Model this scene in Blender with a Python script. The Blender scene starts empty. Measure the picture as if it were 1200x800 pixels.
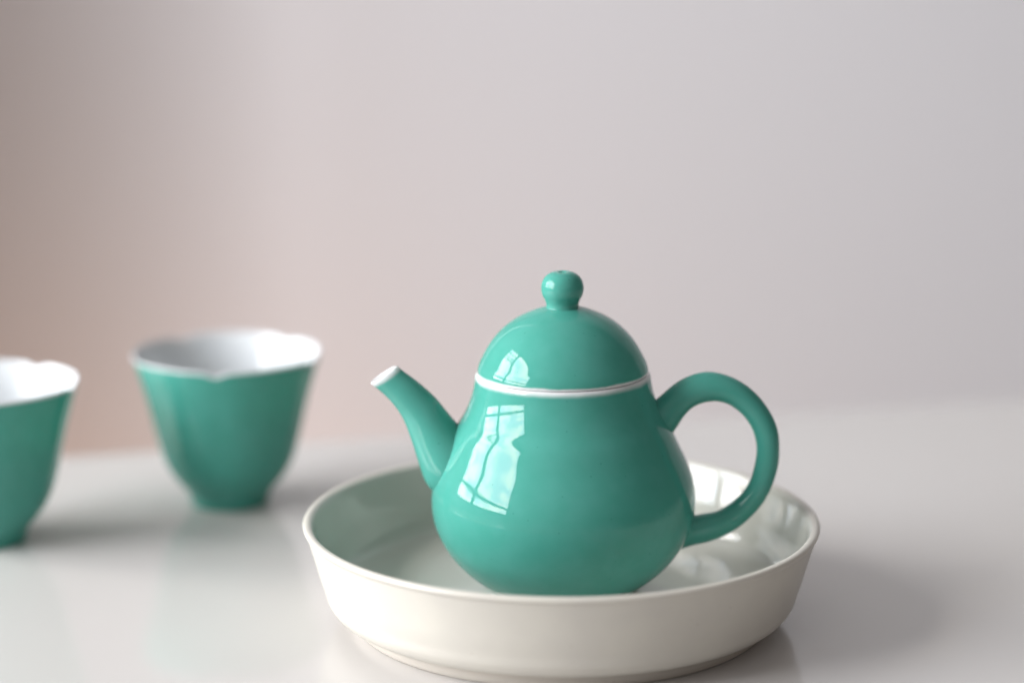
import bpy, bmesh, math
from mathutils import Vector, Matrix
R = math.radians
S = bpy.context.scene
PI = math.pi

# ------------------------------------------------------------------ camera
cam_d = bpy.data.cameras.new("camera"); cam = bpy.data.objects.new("camera", cam_d)
S.collection.objects.link(cam); S.camera = cam
cam.location = (0, -0.75, 0.2565)
cam.rotation_euler = (R(90 - 12.4), 0, 0)
cam_d.lens = 85; cam_d.sensor_width = 36; cam_d.clip_start = 0.01; cam_d.clip_end = 100
cam_d.dof.use_dof = True; cam_d.dof.focus_distance = 0.748; cam_d.dof.aperture_fstop = 3.2
cam_d.dof.aperture_blades = 0
S.view_settings.view_transform = 'Standard'; S.view_settings.look = 'None'
S.view_settings.exposure = 0.1; S.view_settings.gamma = 1.0
S.render.resolution_x = 1024; S.render.resolution_y = 682
S.cycles.max_bounces = 10; S.cycles.use_denoising = True
S.cycles.caustics_reflective = True

PSI = R(13.66)                     # how the room and the table are turned to the camera
ux, uy = math.cos(PSI), math.sin(PSI)       # along the table's far edge
vx, vy = -math.sin(PSI), math.cos(PSI)      # away from the camera
def room(u, v, z=0.0): return Vector((ux*u + vx*v, uy*u + vy*v, z))

# ------------------------------------------------------------------ ambient light of the room
W = bpy.data.worlds.new("World"); S.world = W; W.use_nodes = True
nt = W.node_tree; bg = nt.nodes['Background']
tc = nt.nodes.new('ShaderNodeTexCoord'); sx = nt.nodes.new('ShaderNodeVectorMath'); sx.operation = 'DOT_PRODUCT'
nt.links.new(tc.outputs['Generated'], sx.inputs[0]); sx.inputs[1].default_value = (-0.50, -0.45, 0.74)
rp = nt.nodes.new('ShaderNodeValToRGB')
rp.color_ramp.elements[0].position = 0.48; rp.color_ramp.elements[0].color = (0.085, 0.062, 0.052, 1)
rp.color_ramp.elements[1].position = 0.80; rp.color_ramp.elements[1].color = (0.52, 0.50, 0.50, 1)
mp = nt.nodes.new('ShaderNodeMapRange'); mp.inputs[1].default_value = -1; mp.inputs[2].default_value = 1
nt.links.new(sx.outputs['Value'], mp.inputs[0]); nt.links.new(mp.outputs[0], rp.inputs[0])
nt.links.new(rp.outputs[0], bg.inputs[0]); bg.inputs[1].default_value = 0.9

# ------------------------------------------------------------------ daylight coming in at the window (left)
WD = 1.30                          # distance of the window wall
def wpt(a, b, off=0.0):            # point on the window plane: a along it (towards the camera +), b height
    return room(-(WD + off), -a, b)
def sky_lamp(name, a0, a1, b0, b1, power, off=0.03):
    L = bpy.data.lights.new(name, 'AREA'); L.shape = 'RECTANGLE'
    L.size = a1 - a0; L.size_y = b1 - b0; L.energy = power
    o = bpy.data.objects.new(name, L); S.collection.objects.link(o)
    o.location = wpt((a0+a1)/2, (b0+b1)/2, off)
    z = -Vector((ux, uy, 0)); y = Vector((0, 0, 1)); x = y.cross(z)
    o.matrix_world = Matrix.Translation(o.location) @ Matrix((x, y, z)).transposed().to_4x4()
    L.use_nodes = True; n = L.node_tree; em = n.nodes['Emission']
    g = n.nodes.new('ShaderNodeNewGeometry'); m = n.nodes.new('ShaderNodeMapping')
    m.inputs['Scale'].default_value = (3.2, 4.2, 1); m.inputs['Location'].default_value = (3.1, 1.7, 0)
    n.links.new(g.outputs['Parametric'], m.inputs[0])
    t = n.nodes.new('ShaderNodeTexNoise'); t.inputs['Scale'].default_value = 1.0; t.inputs['Detail'].default_value = 6
    t.inputs['Roughness'].default_value = 0.55
    n.links.new(m.outputs[0], t.inputs['Vector'])
    c = n.nodes.new('ShaderNodeValToRGB')
    c.color_ramp.elements[0].position = 0.42; c.color_ramp.elements[0].color = (0.68, 0.79, 0.95, 1)
    c.color_ramp.elements[1].position = 0.56; c.color_ramp.elements[1].color = (1.22, 1.15, 1.08, 1)
    n.links.new(t.outputs[0], c.inputs[0]); n.links.new(c.outputs[0], em.inputs[0]); em.inputs[1].default_value = 1.0
    return o
A0, A1, B0, B1 = -0.80, 0.64, 0.19, 1.24
sky_lamp('window_daylight', A0, A1, B0, B1, 76)

# added warm lamp, low behind the table, tints the wall's left side
FB = bpy.data.lights.new('warm_wall_fill', 'AREA'); FB.shape = 'RECTANGLE'; FB.size = 0.3; FB.size_y = 0.3; FB.energy = 2.6; FB.color = (1.0, 0.53, 0.30)
fb = bpy.data.objects.new('warm_wall_fill', FB); S.collection.objects.link(fb); fb.location = room(-0.20, 0.72, -0.70)
fb.rotation_euler = (room(-0.24, 1.0, 0.25) - fb.location).to_track_quat('-Z', 'Y').to_euler()

# ------------------------------------------------------------------ materials
def mat(name, color, rough=0.5, coat=0.0, coat_rough=0.03, ior=1.5, bump=None, vary=None, sss=0.0, spec=0.5, specks=None):
    m = bpy.data.materials.new(name); m.use_nodes = True; n = m.node_tree
    b = n.nodes['Principled BSDF']
    b.inputs['Base Color'].default_value = (*color, 1); b.inputs['Roughness'].default_value = rough
    b.inputs['IOR'].default_value = ior; b.inputs['Specular IOR Level'].default_value = spec
    b.inputs['Coat Weight'].default_value = coat; b.inputs['Coat Roughness'].default_value = coat_rough
    if sss:
        b.inputs['Subsurface Weight'].default_value = sss
        b.inputs['Subsurface Radius'].default_value = (0.6, 1.0, 0.9); b.inputs['Subsurface Scale'].default_value = 0.0025
    tcn = n.nodes.new('ShaderNodeTexCoord')
    src = None
    if vary:
        sc, amt, col2 = vary
        t = n.nodes.new('ShaderNodeTexNoise'); t.inputs['Scale'].default_value = sc; t.inputs['Detail'].default_value = 4
        n.links.new(tcn.outputs['Object'], t.inputs['Vector'])
        mr = n.nodes.new('ShaderNodeMapRange'); mr.inputs[1].default_value = 0.35; mr.inputs[2].default_value = 0.65
        mr.inputs[4].default_value = amt
        n.links.new(t.outputs[0], mr.inputs[0])
        mx = n.nodes.new('ShaderNodeMix'); mx.data_type = 'RGBA'
        mx.inputs[6].default_value = (*color, 1); mx.inputs[7].default_value = (*col2, 1)
        n.links.new(mr.outputs[0], mx.inputs[0]); n.links.new(mx.outputs[2], b.inputs['Base Color']); src = mx.outputs[2]
    if bump:
        sc, st, dist = bump
        t = n.nodes.new('ShaderNodeTexNoise'); t.inputs['Scale'].default_value = sc; t.inputs['Detail'].default_value = 3
        n.links.new(tcn.outputs['Object'], t.inputs['Vector'])
        bp = n.nodes.new('ShaderNodeBump'); bp.inputs['Strength'].default_value = st; bp.inputs['Distance'].default_value = dist
        n.links.new(t.outputs[0], bp.inputs['Height']); n.links.new(bp.outputs[0], b.inputs['Normal'])
        if coat: n.links.new(bp.outputs[0], b.inputs['Coat Normal'])
    if specks:
        sc, rad, amt, col3 = specks
        v = n.nodes.new('ShaderNodeTexVoronoi'); v.inputs['Scale'].default_value = sc
        n.links.new(tcn.outputs['Object'], v.inputs['Vector'])
        mr = n.nodes.new('ShaderNodeMapRange'); mr.inputs[1].default_value = rad; mr.inputs[2].default_value = rad*0.4; mr.inputs[3].default_value = 0; mr.inputs[4].default_value = amt
        n.links.new(v.outputs['Distance'], mr.inputs[0])
        mx = n.nodes.new('ShaderNodeMix'); mx.data_type = 'RGBA'
        n.links.new(mr.outputs[0], mx.inputs[0])
        if src is not None: n.links.new(src, mx.inputs[6])
        else: mx.inputs[6].default_value = (*color, 1)
        mx.inputs[7].default_value = (*col3, 1); src = mx.outputs[2]; n.links.new(src, b.inputs['Base Color'])
    return m, n, b, tcn, src

TURQ = (0.060, 0.290, 0.234); TURQ2 = (0.078, 0.312, 0.262); PORC = (0.60, 0.61, 0.61)
def glaze(name, white_at=None, axis='Z', wob=0.0004, kind='above', soft=0.0009):
    """turquoise glaze; it thins to bare white porcelain past white_at = (value) along the object's axis"""
    m, n, b, tcn, src = mat(name, TURQ, 0.012, 0.0, bump=(35, 0.03, 0.0004), vary=(130, 0.55, TURQ2), sss=0.4, spec=0.28, specks=(210, 0.075, 0.5, (0.02, 0.16, 0.14)))
    if white_at is not None:
        if isinstance(axis, str):
            s = n.nodes.new('ShaderNodeSeparateXYZ'); n.links.new(tcn.outputs['Object'], s.inputs[0]); val = s.outputs[axis]
        else:
            d = n.nodes.new('ShaderNodeVectorMath'); d.operation = 'DOT_PRODUCT'; d.inputs[1].default_value = axis
            n.links.new(tcn.outputs['Object'], d.inputs[0]); val = d.outputs['Value']
        t = n.nodes.new('ShaderNodeTexNoise'); t.inputs['Scale'].default_value = 140; n.links.new(tcn.outputs['Object'], t.inputs['Vector'])
        ma = n.nodes.new('ShaderNodeMath'); ma.operation = 'MULTIPLY_ADD'; ma.inputs[1].default_value = wob*2
        n.links.new(t.outputs[0], ma.inputs[0]); n.links.new(val, ma.inputs[2])
        mr = n.nodes.new('ShaderNodeMapRange'); mr.interpolation_type = 'SMOOTHSTEP'
        lo, hi = (white_at - soft, white_at + soft)
        if kind == 'below': lo, hi = hi, lo
        mr.inputs[1].default_value = lo + wob; mr.inputs[2].default_value = hi + wob
        if kind == 'below':
            mr.inputs[1].default_value, mr.inputs[2].default_value = hi + wob, lo + wob
            mr.inputs[3].default_value = 1; mr.inputs[4].default_value = 0
        n.links.new(ma.outputs[0], mr.inputs[0])
        mx = n.nodes.new('ShaderNodeMix'); mx.data_type = 'RGBA'
        n.links.new(mr.outputs[0], mx.inputs[0]); n.links.new(src, mx.inputs[6]); mx.inputs[7].default_value = (*PORC, 1)
        n.links.new(mx.outputs[2], b.inputs['Base Color'])
    return m
M_BODY = glaze('turquoise_glaze_white_rim', 0.0804, 'Z', soft=0.0011)
M_LID = glaze('turquoise_glaze_lid', 0.0824, 'Z', kind='below', soft=0.0005)
M_PLAIN = glaze('turquoise_glaze')
M_SPOUT = glaze('turquoise_glaze_spout', 0.0978, (-0.547, 0.0, 0.837), soft=0.0008)
M_PORC = mat('white_porcelain', PORC, 0.05)[0]
M_CUPIN = mat('white_cup_glaze', (0.60, 0.625, 0.635), 0.08)[0]
M_DISH = mat('cream_glaze', (0.58, 0.555, 0.49), 0.3, 0.0, bump=(300, 0.03, 0.0005), vary=(60, 0.5, (0.52, 0.495, 0.45)), specks=(140, 0.05, 0.5, (0.30, 0.24, 0.17)))[0]
M_DISHIN = mat('cream_glossy_glaze', (0.58, 0.58, 0.53), 0.06, 0.0, bump=(40, 0.15, 0.0015))[0]
M_FOOT = mat('bare_cream_clay', (0.55, 0.51, 0.45), 0.6)[0]
M_TABLE = mat('white_lacquered_table', (0.56, 0.54, 0.52), 0.08, 0.0, ior=1.5, bump=(9, 0.03, 0.003), vary=(4, 0.5, (0.535, 0.515, 0.495)), specks=(26, 0.022, 0.6, (0.75, 0.75, 0.75)))[0]
M_WALL = mat('painted_wall', (0.80, 0.825, 0.865), 0.9, bump=(150, 0.1, 0.001), vary=(1.2, 0.5, (0.78, 0.805, 0.84)), spec=0.2)[0]
M_FRAME = mat('window_frame_paint', (0.55, 0.56, 0.55), 0.5)[0]
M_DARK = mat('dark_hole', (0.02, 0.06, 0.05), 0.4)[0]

# faint smudges: the table's polish is uneven
n = M_TABLE.node_tree; tcn = n.nodes.new('ShaderNodeTexCoord'); t = n.nodes.new('ShaderNodeTexNoise'); t.inputs['Scale'].default_value = 14; t.inputs['Detail'].default_value = 6
n.links.new(tcn.outputs['Object'], t.inputs['Vector']); mr = n.nodes.new('ShaderNodeMapRange'); mr.inputs[1].default_value = 0.3; mr.inputs[2].default_value = 0.7
mr.inputs[3].default_value = 0.05; mr.inputs[4].default_value = 0.14
n.links.new(t.outputs[0], mr.inputs[0]); n.links.new(mr.outputs[0], n.nodes['Principled BSDF'].inputs['Roughness'])

# ------------------------------------------------------------------ mesh helpers
def link(name, bm, m, parent=None, smooth=True, loc=None):
    bmesh.ops.recalc_face_normals(bm, faces=bm.faces)
    me = bpy.data.meshes.new(name); bm.to_mesh(me); bm.free()
    for mm in (m if isinstance(m, (list, tuple)) else [m]): me.materials.append(mm)
    if smooth:
        for p in me.polygons: p.use_smooth = True
    o = bpy.data.objects.new(name, me); S.collection.objects.link(o)
    if parent: o.parent = parent
    if loc is not None: o.location = loc
    return o
def tag(o, label, cat=None, group=None, kind=None):
    if label: o['label'] = label
    if cat: o['category'] = cat
    if group: o['group'] = group
    if kind: o['kind'] = kind
    return o
def empty(name, loc):
    o = bpy.data.objects.new(name, None); S.collection.objects.link(o); o.location = loc
    o.empty_display_size = 0.01; return o
def dense(pts, n):
    """smooth curve through the points (any dimension), evenly spaced in length"""
    P = [tuple(p) for p in pts]; t = [0.0]
    for a, b in zip(P, P[1:]): t.append(t[-1] + max(1e-9, math.dist(a, b)))
    k = len(P); D = len(P[0]); M = []
    for i in range(k):
        if i == 0: M.append([(P[1][d]-P[0][d])/(t[1]-t[0]) for d in range(D)])
        elif i == k-1: M.append([(P[-1][d]-P[-2][d])/(t[-1]-t[-2]) for d in range(D)])
        else:
            h0, h1 = t[i]-t[i-1], t[i+1]-t[i]
            M.append([((P[i][d]-P[i-1][d])/h0*h1 + (P[i+1][d]-P[i][d])/h1*h0)/(h0+h1) for d in range(D)])
    out = []
    for q in range(n):
        s = t[-1]*q/(n-1); i = 0
        while i < k-2 and s > t[i+1]: i += 1
        h = t[i+1]-t[i]; u = (s-t[i])/h
        out.append(tuple((2*u**3-3*u*u+1)*P[i][d] + (u**3-2*u*u+u)*h*M[i][d] + (-2*u**3+3*u*u)*P[i+1][d] + (u**3-u*u)*h*M[i+1][d] for d in range(D)))
    return out
def mm(pts): return [tuple(c/1000 for c in p) for p in pts]
def lathe(profile, seg=160, closed=False, warp=None, matf=None):
    """profile: list of (r, z) in metres; r = 0 makes a pole"""
    bm = bmesh.new(); rings = []
    for j, (r, z) in enumerate(profile):
        if r < 1e-6: rings.append([bm.verts.new((0, 0, z))]); continue
        ring = []
        for i in range(seg):
            a = 2*PI*i/seg; rr, zz = (warp(r, z, a, j) if warp else (r, z))
            ring.append(bm.verts.new((rr*math.cos(a), rr*math.sin(a), zz)))
        rings.append(ring)
    pr = list(zip(rings, rings[1:])) + ([(rings[-1], rings[0])] if closed else [])
    for j, (A, B) in enumerate(pr):
        mi = matf(j) if matf else 0
        for i in range(seg):
            k = (i+1) % seg
            if len(A) == 1 and len(B) == 1: continue
            if len(A) == 1: f = bm.faces.new((A[0], B[i], B[k]))
            elif len(B) == 1: f = bm.faces.new((A[i], A[k], B[0]))
            else: f = bm.faces.new((A[i], A[k], B[k], B[i]))
            f.material_index = mi
    return bm

# ------------------------------------------------------------------ setting: wall, curtain, table
def box(bm, p0, p1):
    (u0, v0, z0), (u1, v1, z1) = p0, p1
    vs = [bm.verts.new(room(u, v, z)) for u in (u0, u1) for v in (v0, v1) for z in (z0, z1)]
    for f in ((0,1,3,2), (4,6,7,5), (0,4,5,1), (2,3,7,6), (0,2,6,4), (1,5,7,3)): bm.faces.new([vs[i] for i in f])
# flat wall, its left end an added forward curve that shades it darker
WR, WV, WU, WT = 0.40, 1.12, 0.11, 0.06
plan = [(2.6, WV)]
plan += [(WU - WR*math.sin(R(a)), WV - WR*(1-math.cos(R(a)))) for a in range(0, 61, 3)]
ue, ve = plan[-1]; plan.append((ue - 0.04*math.cos(R(60)), ve - 0.04*math.sin(R(60))))
outp = [(2.6, WV+WT)] + [(WU - (WR+WT)*math.sin(R(a)), WV - WR + (WR+WT)*math.cos(R(a))) for a in range(0, 61, 3)]
outp.append((outp[-1][0] - 0.04*math.cos(R(60)), outp[-1][1] - 0.04*math.sin(R(60))))
bm = bmesh.new(); ring = plan + outp[::-1]
lo = [bm.verts.new(room(u, v, -0.76)) for u, v in ring]; hi = [bm.verts.new(room(u, v, 1.9)) for u, v in ring]
for k in range(len(ring)): q = (k+1) % len(ring); bm.faces.new((lo[k], lo[q], hi[q], hi[k]))
bm.faces.new(hi); bm.faces.new(lo[::-1])
wall = link('wall', bm, M_WALL)
wall.data.set_sharp_from_angle(angle=R(30))
tag(wall, 'plain pale lilac grey wall, out of focus behind the table', 'wall', kind='structure')
bm = bmesh.new(); box(bm, (-1.7, -1.6, -0.80), (2.6, 1.12, -0.76))
tag(link('floor', bm, mat('warm_floor', (0.34, 0.25, 0.19), 0.5)[0], smooth=False), 'warm brown floor under the table', 'floor', kind='structure')

# table: the slab's far edge runs through the same line as in the photograph
E0 = Vector((-0.2071, 0.1948, 0)); vE = E0.dot(Vector((vx, vy, 0)))
table = empty('table', room(0.05, vE-0.5, -0.76)); tag(table, 'glossy white table the teapot, dish and cups stand on', 'table')
bm = bmesh.new(); box(bm, (-0.75, vE-0.98, -0.028), (0.85, vE, 0.0))
bmesh.ops.bevel(bm, geom=bm.edges[:], offset=0.003, segments=3, affect='EDGES')
top = link('tabletop', bm, M_TABLE, smooth=False); top.parent = table; top.matrix_parent_inverse = Matrix.Translation(-table.location)
for u in (-0.70, 0.80):
    for v in (vE-0.93, vE-0.05):
        bm = bmesh.new(); box(bm, (u-0.03, v-0.03, -0.76), (u+0.03, v+0.03, -0.028))
        l = link('leg', bm, M_TABLE, smooth=False); l.parent = table; l.matrix_parent_inverse = Matrix.Translation(-table.location)

# window whose panes are mirrored in the glaze
win = empty('window', wpt((A0+A1)/2, B0)); tag(win, 'bright mullioned window mirrored in the glaze at the left side of the teapot', 'window')
def bar(name, a0, a1, b0, b1, d0=-0.02, d1=0.02):
    bm = bmesh.new(); box(bm, (-(WD+d1), -a1, b0), (-(WD+d0), -a0, b1))
    o = link(name, bm, M_FRAME, smooth=False); o.parent = win; o.matrix_parent_inverse = Matrix.Translation(-win.location); return o
bm = bmesh.new()
for (a0, a1, b0, b1) in ((A0-.05, A0, B0-.05, B1+.05), (A1, A1+.05, B0-.05, B1+.05), (A0, A1, B0-.05, B0), (A0, A1, B1, B1+.05)):
    box(bm, (-(WD+.02), -a1, b0), (-(WD-.02), -a0, b1))
o = link('window_frame', bm, M_FRAME, win, smooth=False); o.matrix_parent_inverse = Matrix.Translation(-win.location)
AM = -0.235
bar('mullion', AM-.042, AM+.042, B0, B1)
for a0, a1 in ((A0, AM-.042), (AM+.042, A1)): bar('transom', a0, a1, 0.335, 0.388)
for b in (0.83, 0.92, 1.07): bar('glazing_bar', A0, AM-.042, b, b+.022)

bm = bmesh.new()                       # unseen triangle added to cut the window's upper corner in the reflections
tri = ((AM+.042, B1), (A1, B1), (A1, 1.0))
va = [bm.verts.new(room(-(WD-.022), -a, b)) for a, b in tri]; vb = [bm.verts.new(room(-(WD-.028), -a, b)) for a, b in tri]
bm.faces.new(va); bm.faces.new(vb[::-1])
for i in range(3): bm.faces.new((va[i], vb[i], vb[(i+1) % 3], va[(i+1) % 3]))
o = link('corner_blocker', bm, M_FRAME, win, smooth=False); o.matrix_parent_inverse = Matrix.Translation(-win.location)

# ------------------------------------------------------------------ teapot
PX, PY, FZ = 0.0163, 0.0, 0.0097
LEAN = R(-0.5)                      # the pot stands a hair out of true
pot = empty('teapot', (PX + 0.0005, PY, FZ)); pot.rotation_euler.y = LEAN
tag(pot, 'small glossy turquoise teapot with round handle standing in the cream dish', 'teapot')
def sub(name, bm, m, parent=pot): # pieces are modelled with the table as zero height, as seen, then parented
    o = link(name, bm, m, parent)
    o.location = (0, 0, -FZ) if parent is pot else (0, 0, 0)
    return o
outer = [(23.4, 9.7), (24.2, 10.3), (24.4, 11.8)] 
prof = dense(mm([(24.3, 11.4), (25.9, 12.6), (29.0, 14.8), (33.6, 18.9), (37.0, 23.0), (39.5, 27.2), (41.5, 32.2), (42.5, 38.1), (41.95, 45.2), (39.83, 51.8),
                 (36.95, 58.0), (34.13, 64.2), (31.5, 68.6), (29.6, 73.0), (28.6, 76.6), (28.1, 79.6)]), 90)
rim = dense(mm([(28.1, 79.7), (27.95, 80.7), (27.4, 81.35), (26.6, 81.5), (25.9, 81.1), (25.7, 80.0)]), 14)
inner = dense(mm([(25.7, 79.6), (27.0, 73), (31.5, 64), (37, 54), (40, 42), (39, 32), (34, 22), (25, 15.5), (10, 13.6), (0, 13.5)]), 40)
foot = dense(mm([(0, 11.8), (20.5, 11.6), (21.2, 9.9), (22.2, 9.7), (23.6, 9.8), (24.0, 10.6), (24.1, 11.3)]), 24)
foot[0] = (0.0, foot[0][1]); inner[-1] = (0.0, inner[-1][1])
sub('body', lathe(foot[:-1] + prof + rim[1:] + inner[1:]), M_BODY)

lid_o = dense(mm([(26.4, 81.42), (27.15, 81.75), (27.25, 82.3), (27.1, 83.3), (26.55, 85.0), (25.55, 87.0), (23.4, 90.8), (20.3, 94.65), (15.9, 98.3), (10.4, 101.1), (6.6, 102.4), (0, 103.2)]), 70)
lid_i = dense(mm([(0, 100.0), (10, 98), (18, 92.5), (22.6, 87), (24.4, 82.5), (24.6, 78), (24.9, 78), (25.2, 81.0), (26.2, 81.4)]), 50)
lid_o[-1] = (0.0, lid_o[-1][1]); lid_i[0] = (0.0, lid_i[0][1])
lid = sub('lid', lathe(lid_i + lid_o), M_LID)
kn = dense(mm([(5.8, 101.8), (5.4, 102.4), (5.2, 103.1), (5.2, 103.9), (5.55, 105.0), (6.35, 106.6), (6.75, 108.5), (6.55, 110.5), (5.7, 112.3), (4.1, 113.6), (2.6, 114.1), (1.5, 114.1), (0.95, 113.8), (0.8, 113.0), (0.5, 108)]), 60)
knob = sub('knob', lathe(kn + [(0.0, 0.108)], 96), M_PLAIN, lid)
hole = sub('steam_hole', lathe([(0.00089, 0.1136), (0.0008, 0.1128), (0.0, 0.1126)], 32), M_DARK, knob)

def swept(pairs, yr, n, seg=56):
    """rings given by their two outline points in the pot's middle plane and their half depth in y"""
    D = dense([(*a, *b, y) for (a, b), y in zip(pairs, yr)], n); out = []
    for ax, az, bx, bz, y in D:
        c = ((ax+bx)/2, (az+bz)/2); h = ((bx-ax)/2, (bz-az)/2)
        out.append([((c[0]+h[0]*math.cos(t))/1000, y*math.sin(t)/1000, (c[1]+h[1]*math.cos(t))/1000) for t in [2*PI*i/seg for i in range(seg)]])
    return out
def skin(rings, cap0=True, cap1=True, split=0):
    bm = bmesh.new(); V = [[bm.verts.new(p) for p in r] for r in rings]; k = len(V[0])
    for j, (A, B) in enumerate(zip(V, V[1:])):
        for i in range(k): bm.faces.new((A[i], A[(i+1) % k], B[(i+1) % k], B[i])).material_index = 1 if j < split else 0
    if cap0: bm.faces.new(V[0][::-1]).material_index = 1 if split else 0
    if cap1: bm.faces.new(V[-1])
    return bm
def off(x): return x - PX*1000
SP = [((-45.0, 78.5), (-36.4, 84.1)), ((-43.4, 77.2), (-34.8, 82.7)), ((-39.5, 73.6), (-30.1, 79.0)), ((-34.93, 67.01), (-24.24, 73.47)), ((-32.27, 59.68), (-20.73, 68.98)),
      ((-30.14, 52.32), (-17.2, 64.6)), ((-28.0, 46.07), (-13.0, 60.4)), ((-24.18, 41.51), (-7.0, 55.0))]
SP = [((off(a[0]), a[1]), (off(b[0]), b[1])) for a, b in SP]
o_r = swept(SP, [3.6, 3.9, 4.9, 6.1, 7.6, 9.6, 11.5, 13.0], 60)
def shrink(p, q, f, dx=0, dz=0):
    cx, cz = (p[0]+q[0])/2+dx, (p[1]+q[1])/2+dz; hx, hz = (q[0]-p[0])/2*f, (q[1]-p[1])/2*f
    return ((cx-hx, cz-hz), (cx+hx, cz+hz))
lip = swept([shrink(*SP[0], 0.70, 7, -9), shrink(*SP[0], 0.76, 1.2, -1.6), shrink(*SP[0], 0.82, -0.05, 0.1), shrink(*SP[0], 0.92, -0.15, 0.25), SP[0]], [1.7, 2.2, 2.7, 3.2, 3.6], 16)
sub('spout', skin(lip[:-1] + o_r, split=15), [M_SPOUT, M_PORC])

HD = [((41.5, 70.5), (48.8, 57.2)), ((44.6, 71.3), (51.0, 60.6)), ((47.5, 73.6), (53.0, 63.7)), ((50.8, 76.55), (54.9, 66.73)), ((54.94, 79.24), (57.67, 69.68)), ((62.79, 81.3), (63.77, 71.68)), ((69.89, 79.63), (68.42, 70.95)), ((76.23, 75.71), (72.57, 68.14)),
      ((81.53, 69.68), (75.64, 64.48)), ((84.98, 62.37), (77.65, 59.97)), ((85.7, 54.99), (78.3, 55.16)), ((84.78, 47.61), (77.35, 48.63)), ((81.4, 39.23), (75.27, 43.23)), ((76.2, 32.76), (71.24, 38.66)),
      ((70.06, 28.05), (66.07, 35.23)), ((63.77, 25.29), (61.68, 34.37)), ((57.9, 23.9), (58.2, 34.0)), ((53.5, 22.6), (54.2, 35.6)), ((50.0, 22.0), (50.6, 36.6))]
HD = [((off(a[0]), a[1]), (off(b[0]), b[1])) for a, b in HD]
hy = [7.6, 6.6, 5.6, 5.1, 4.85, 4.8, 4.6, 4.3, 4.0, 3.9, 3.8, 3.8, 3.8, 3.95, 4.2, 4.6, 5.0, 6.2, 7.4]
handle = sub('handle', skin(swept(HD, hy, 130)), M_PLAIN)

# ------------------------------------------------------------------ dish
DX = 0.0158
dish = empty('dish', (DX, 0, 0)); tag(dish, 'round cream ceramic dish with low flared wall, under the teapot', 'dish')
dout = dense(mm([(67.6, 4.6), (70.2, 5.2), (73.4, 6.3), (75.5, 9.0), (76.7, 13.0), (78.0, 17.0), (79.4, 22), (81.0, 27.5), (82.3, 31.6)]), 50)
dtop = dense(mm([(82.3, 31.6), (82.9, 32.3), (83.1, 33.0), (82.6, 33.6), (81.4, 33.8), (80.3, 33.3), (79.6, 32.2)]), 16)
din = dense(mm([(79.6, 32.2), (78.4, 28), (76.6, 22), (75.3, 16), (73.8, 12.2), (71.0, 10.1), (66.5, 9.7), (40, 9.7), (0, 9.7)]), 60)
dbot = dense(mm([(0, 5.0), (40, 5.0), (67.6, 4.6)]), 12)
din[-1] = (0.0, din[-1][1]); dbot[0] = (0.0, dbot[0][1])
P = dbot + dout[1:] + dtop[1:] + din[1:]
nout = len(dbot) + len(dout) + len(dtop) - 8
db = link('wall_and_base', lathe(P, 192, matf=lambda j: 1 if j > nout else 0), [M_DISH, M_DISHIN], dish)
ft = link('foot_ring', lathe(mm([(64.2, 5.1), (64.2, 1.0), (64.8, 0.1), (66.0, 0.0), (66.8, 0.6), (67.3, 2.5), (67.7, 4.9)]), 160), M_FOOT, dish)

# ------------------------------------------------------------------ cups
def make_cup():
    root = empty('tea_cup', (0, 0, 0))
    co = dense(mm([(14.8, 2.6), (16.2, 5.4), (20.2, 10.3), (23.9, 16.5), (26.6, 25), (28.7, 34), (31.0, 43.3), (33.3, 51.5), (35.1, 57.7)]), 60)
    ct = dense(mm([(35.1, 57.7), (35.25, 58.3), (34.9, 58.6), (34.35, 58.5)]), 6)
    ci = dense(mm([(34.35, 58.5), (32.3, 51), (30.0, 42.6), (27.6, 33.5), (25.3, 24.5), (22.0, 16), (14.5, 9.5), (7, 7.6), (0, 7.4)]), 50)
    ci[-1] = (0.0, ci[-1][1])
    P = co + ct[1:] + ci[1:]
    def warp(r, z, a, j):                      # five petals with a small nick between them
        t = (a*5/(2*PI)) % 1.0; d = min(t, 1-t)          # 0 at a nick
        h = max(0.0, min(1.0, (z-0.010)/0.046)); w = h**3
        nick = math.exp(-(d/0.07)**2)
        bulge = math.sin(PI*t)
        return r*(1 - 0.008*w + 0.010*w*bulge) - 0.0004*nick*h, z - w*(0.0014*nick + 0.0004*(1-bulge))
    n1 = len(co) - 1
    b = link('bowl', lathe(P, 192, warp=warp, matf=lambda j: 0 if j < n1 else 1), [M_PLAIN, M_CUPIN], root)
    f = link('foot_ring', lathe(mm([(0, 3.0), (11.6, 2.8), (12, 0.2), (13.0, 0.0), (14.3, 0.2), (14.75, 1.0), (14.9, 2.8)]), 96), M_PLAIN, root)
    return root
cup = make_cup(); cup.location = (-0.1069, 0.1335, 0); cup.rotation_euler.z = R(-90)
tag(cup, 'turquoise tea cup with white inside, whole, between the cut off cup and the teapot', 'tea cup', 'turquoise tea cups')
c2 = cup.copy(); S.collection.objects.link(c2)
for ch in list(cup.children):
    k = ch.copy(); S.collection.objects.link(k); k.parent = c2
c2.location = (-0.1893, 0.0845, 0); c2.rotation_euler.z = R(-80)
c2['label'] = 'turquoise tea cup with white inside, cut off by the left edge of the photo'
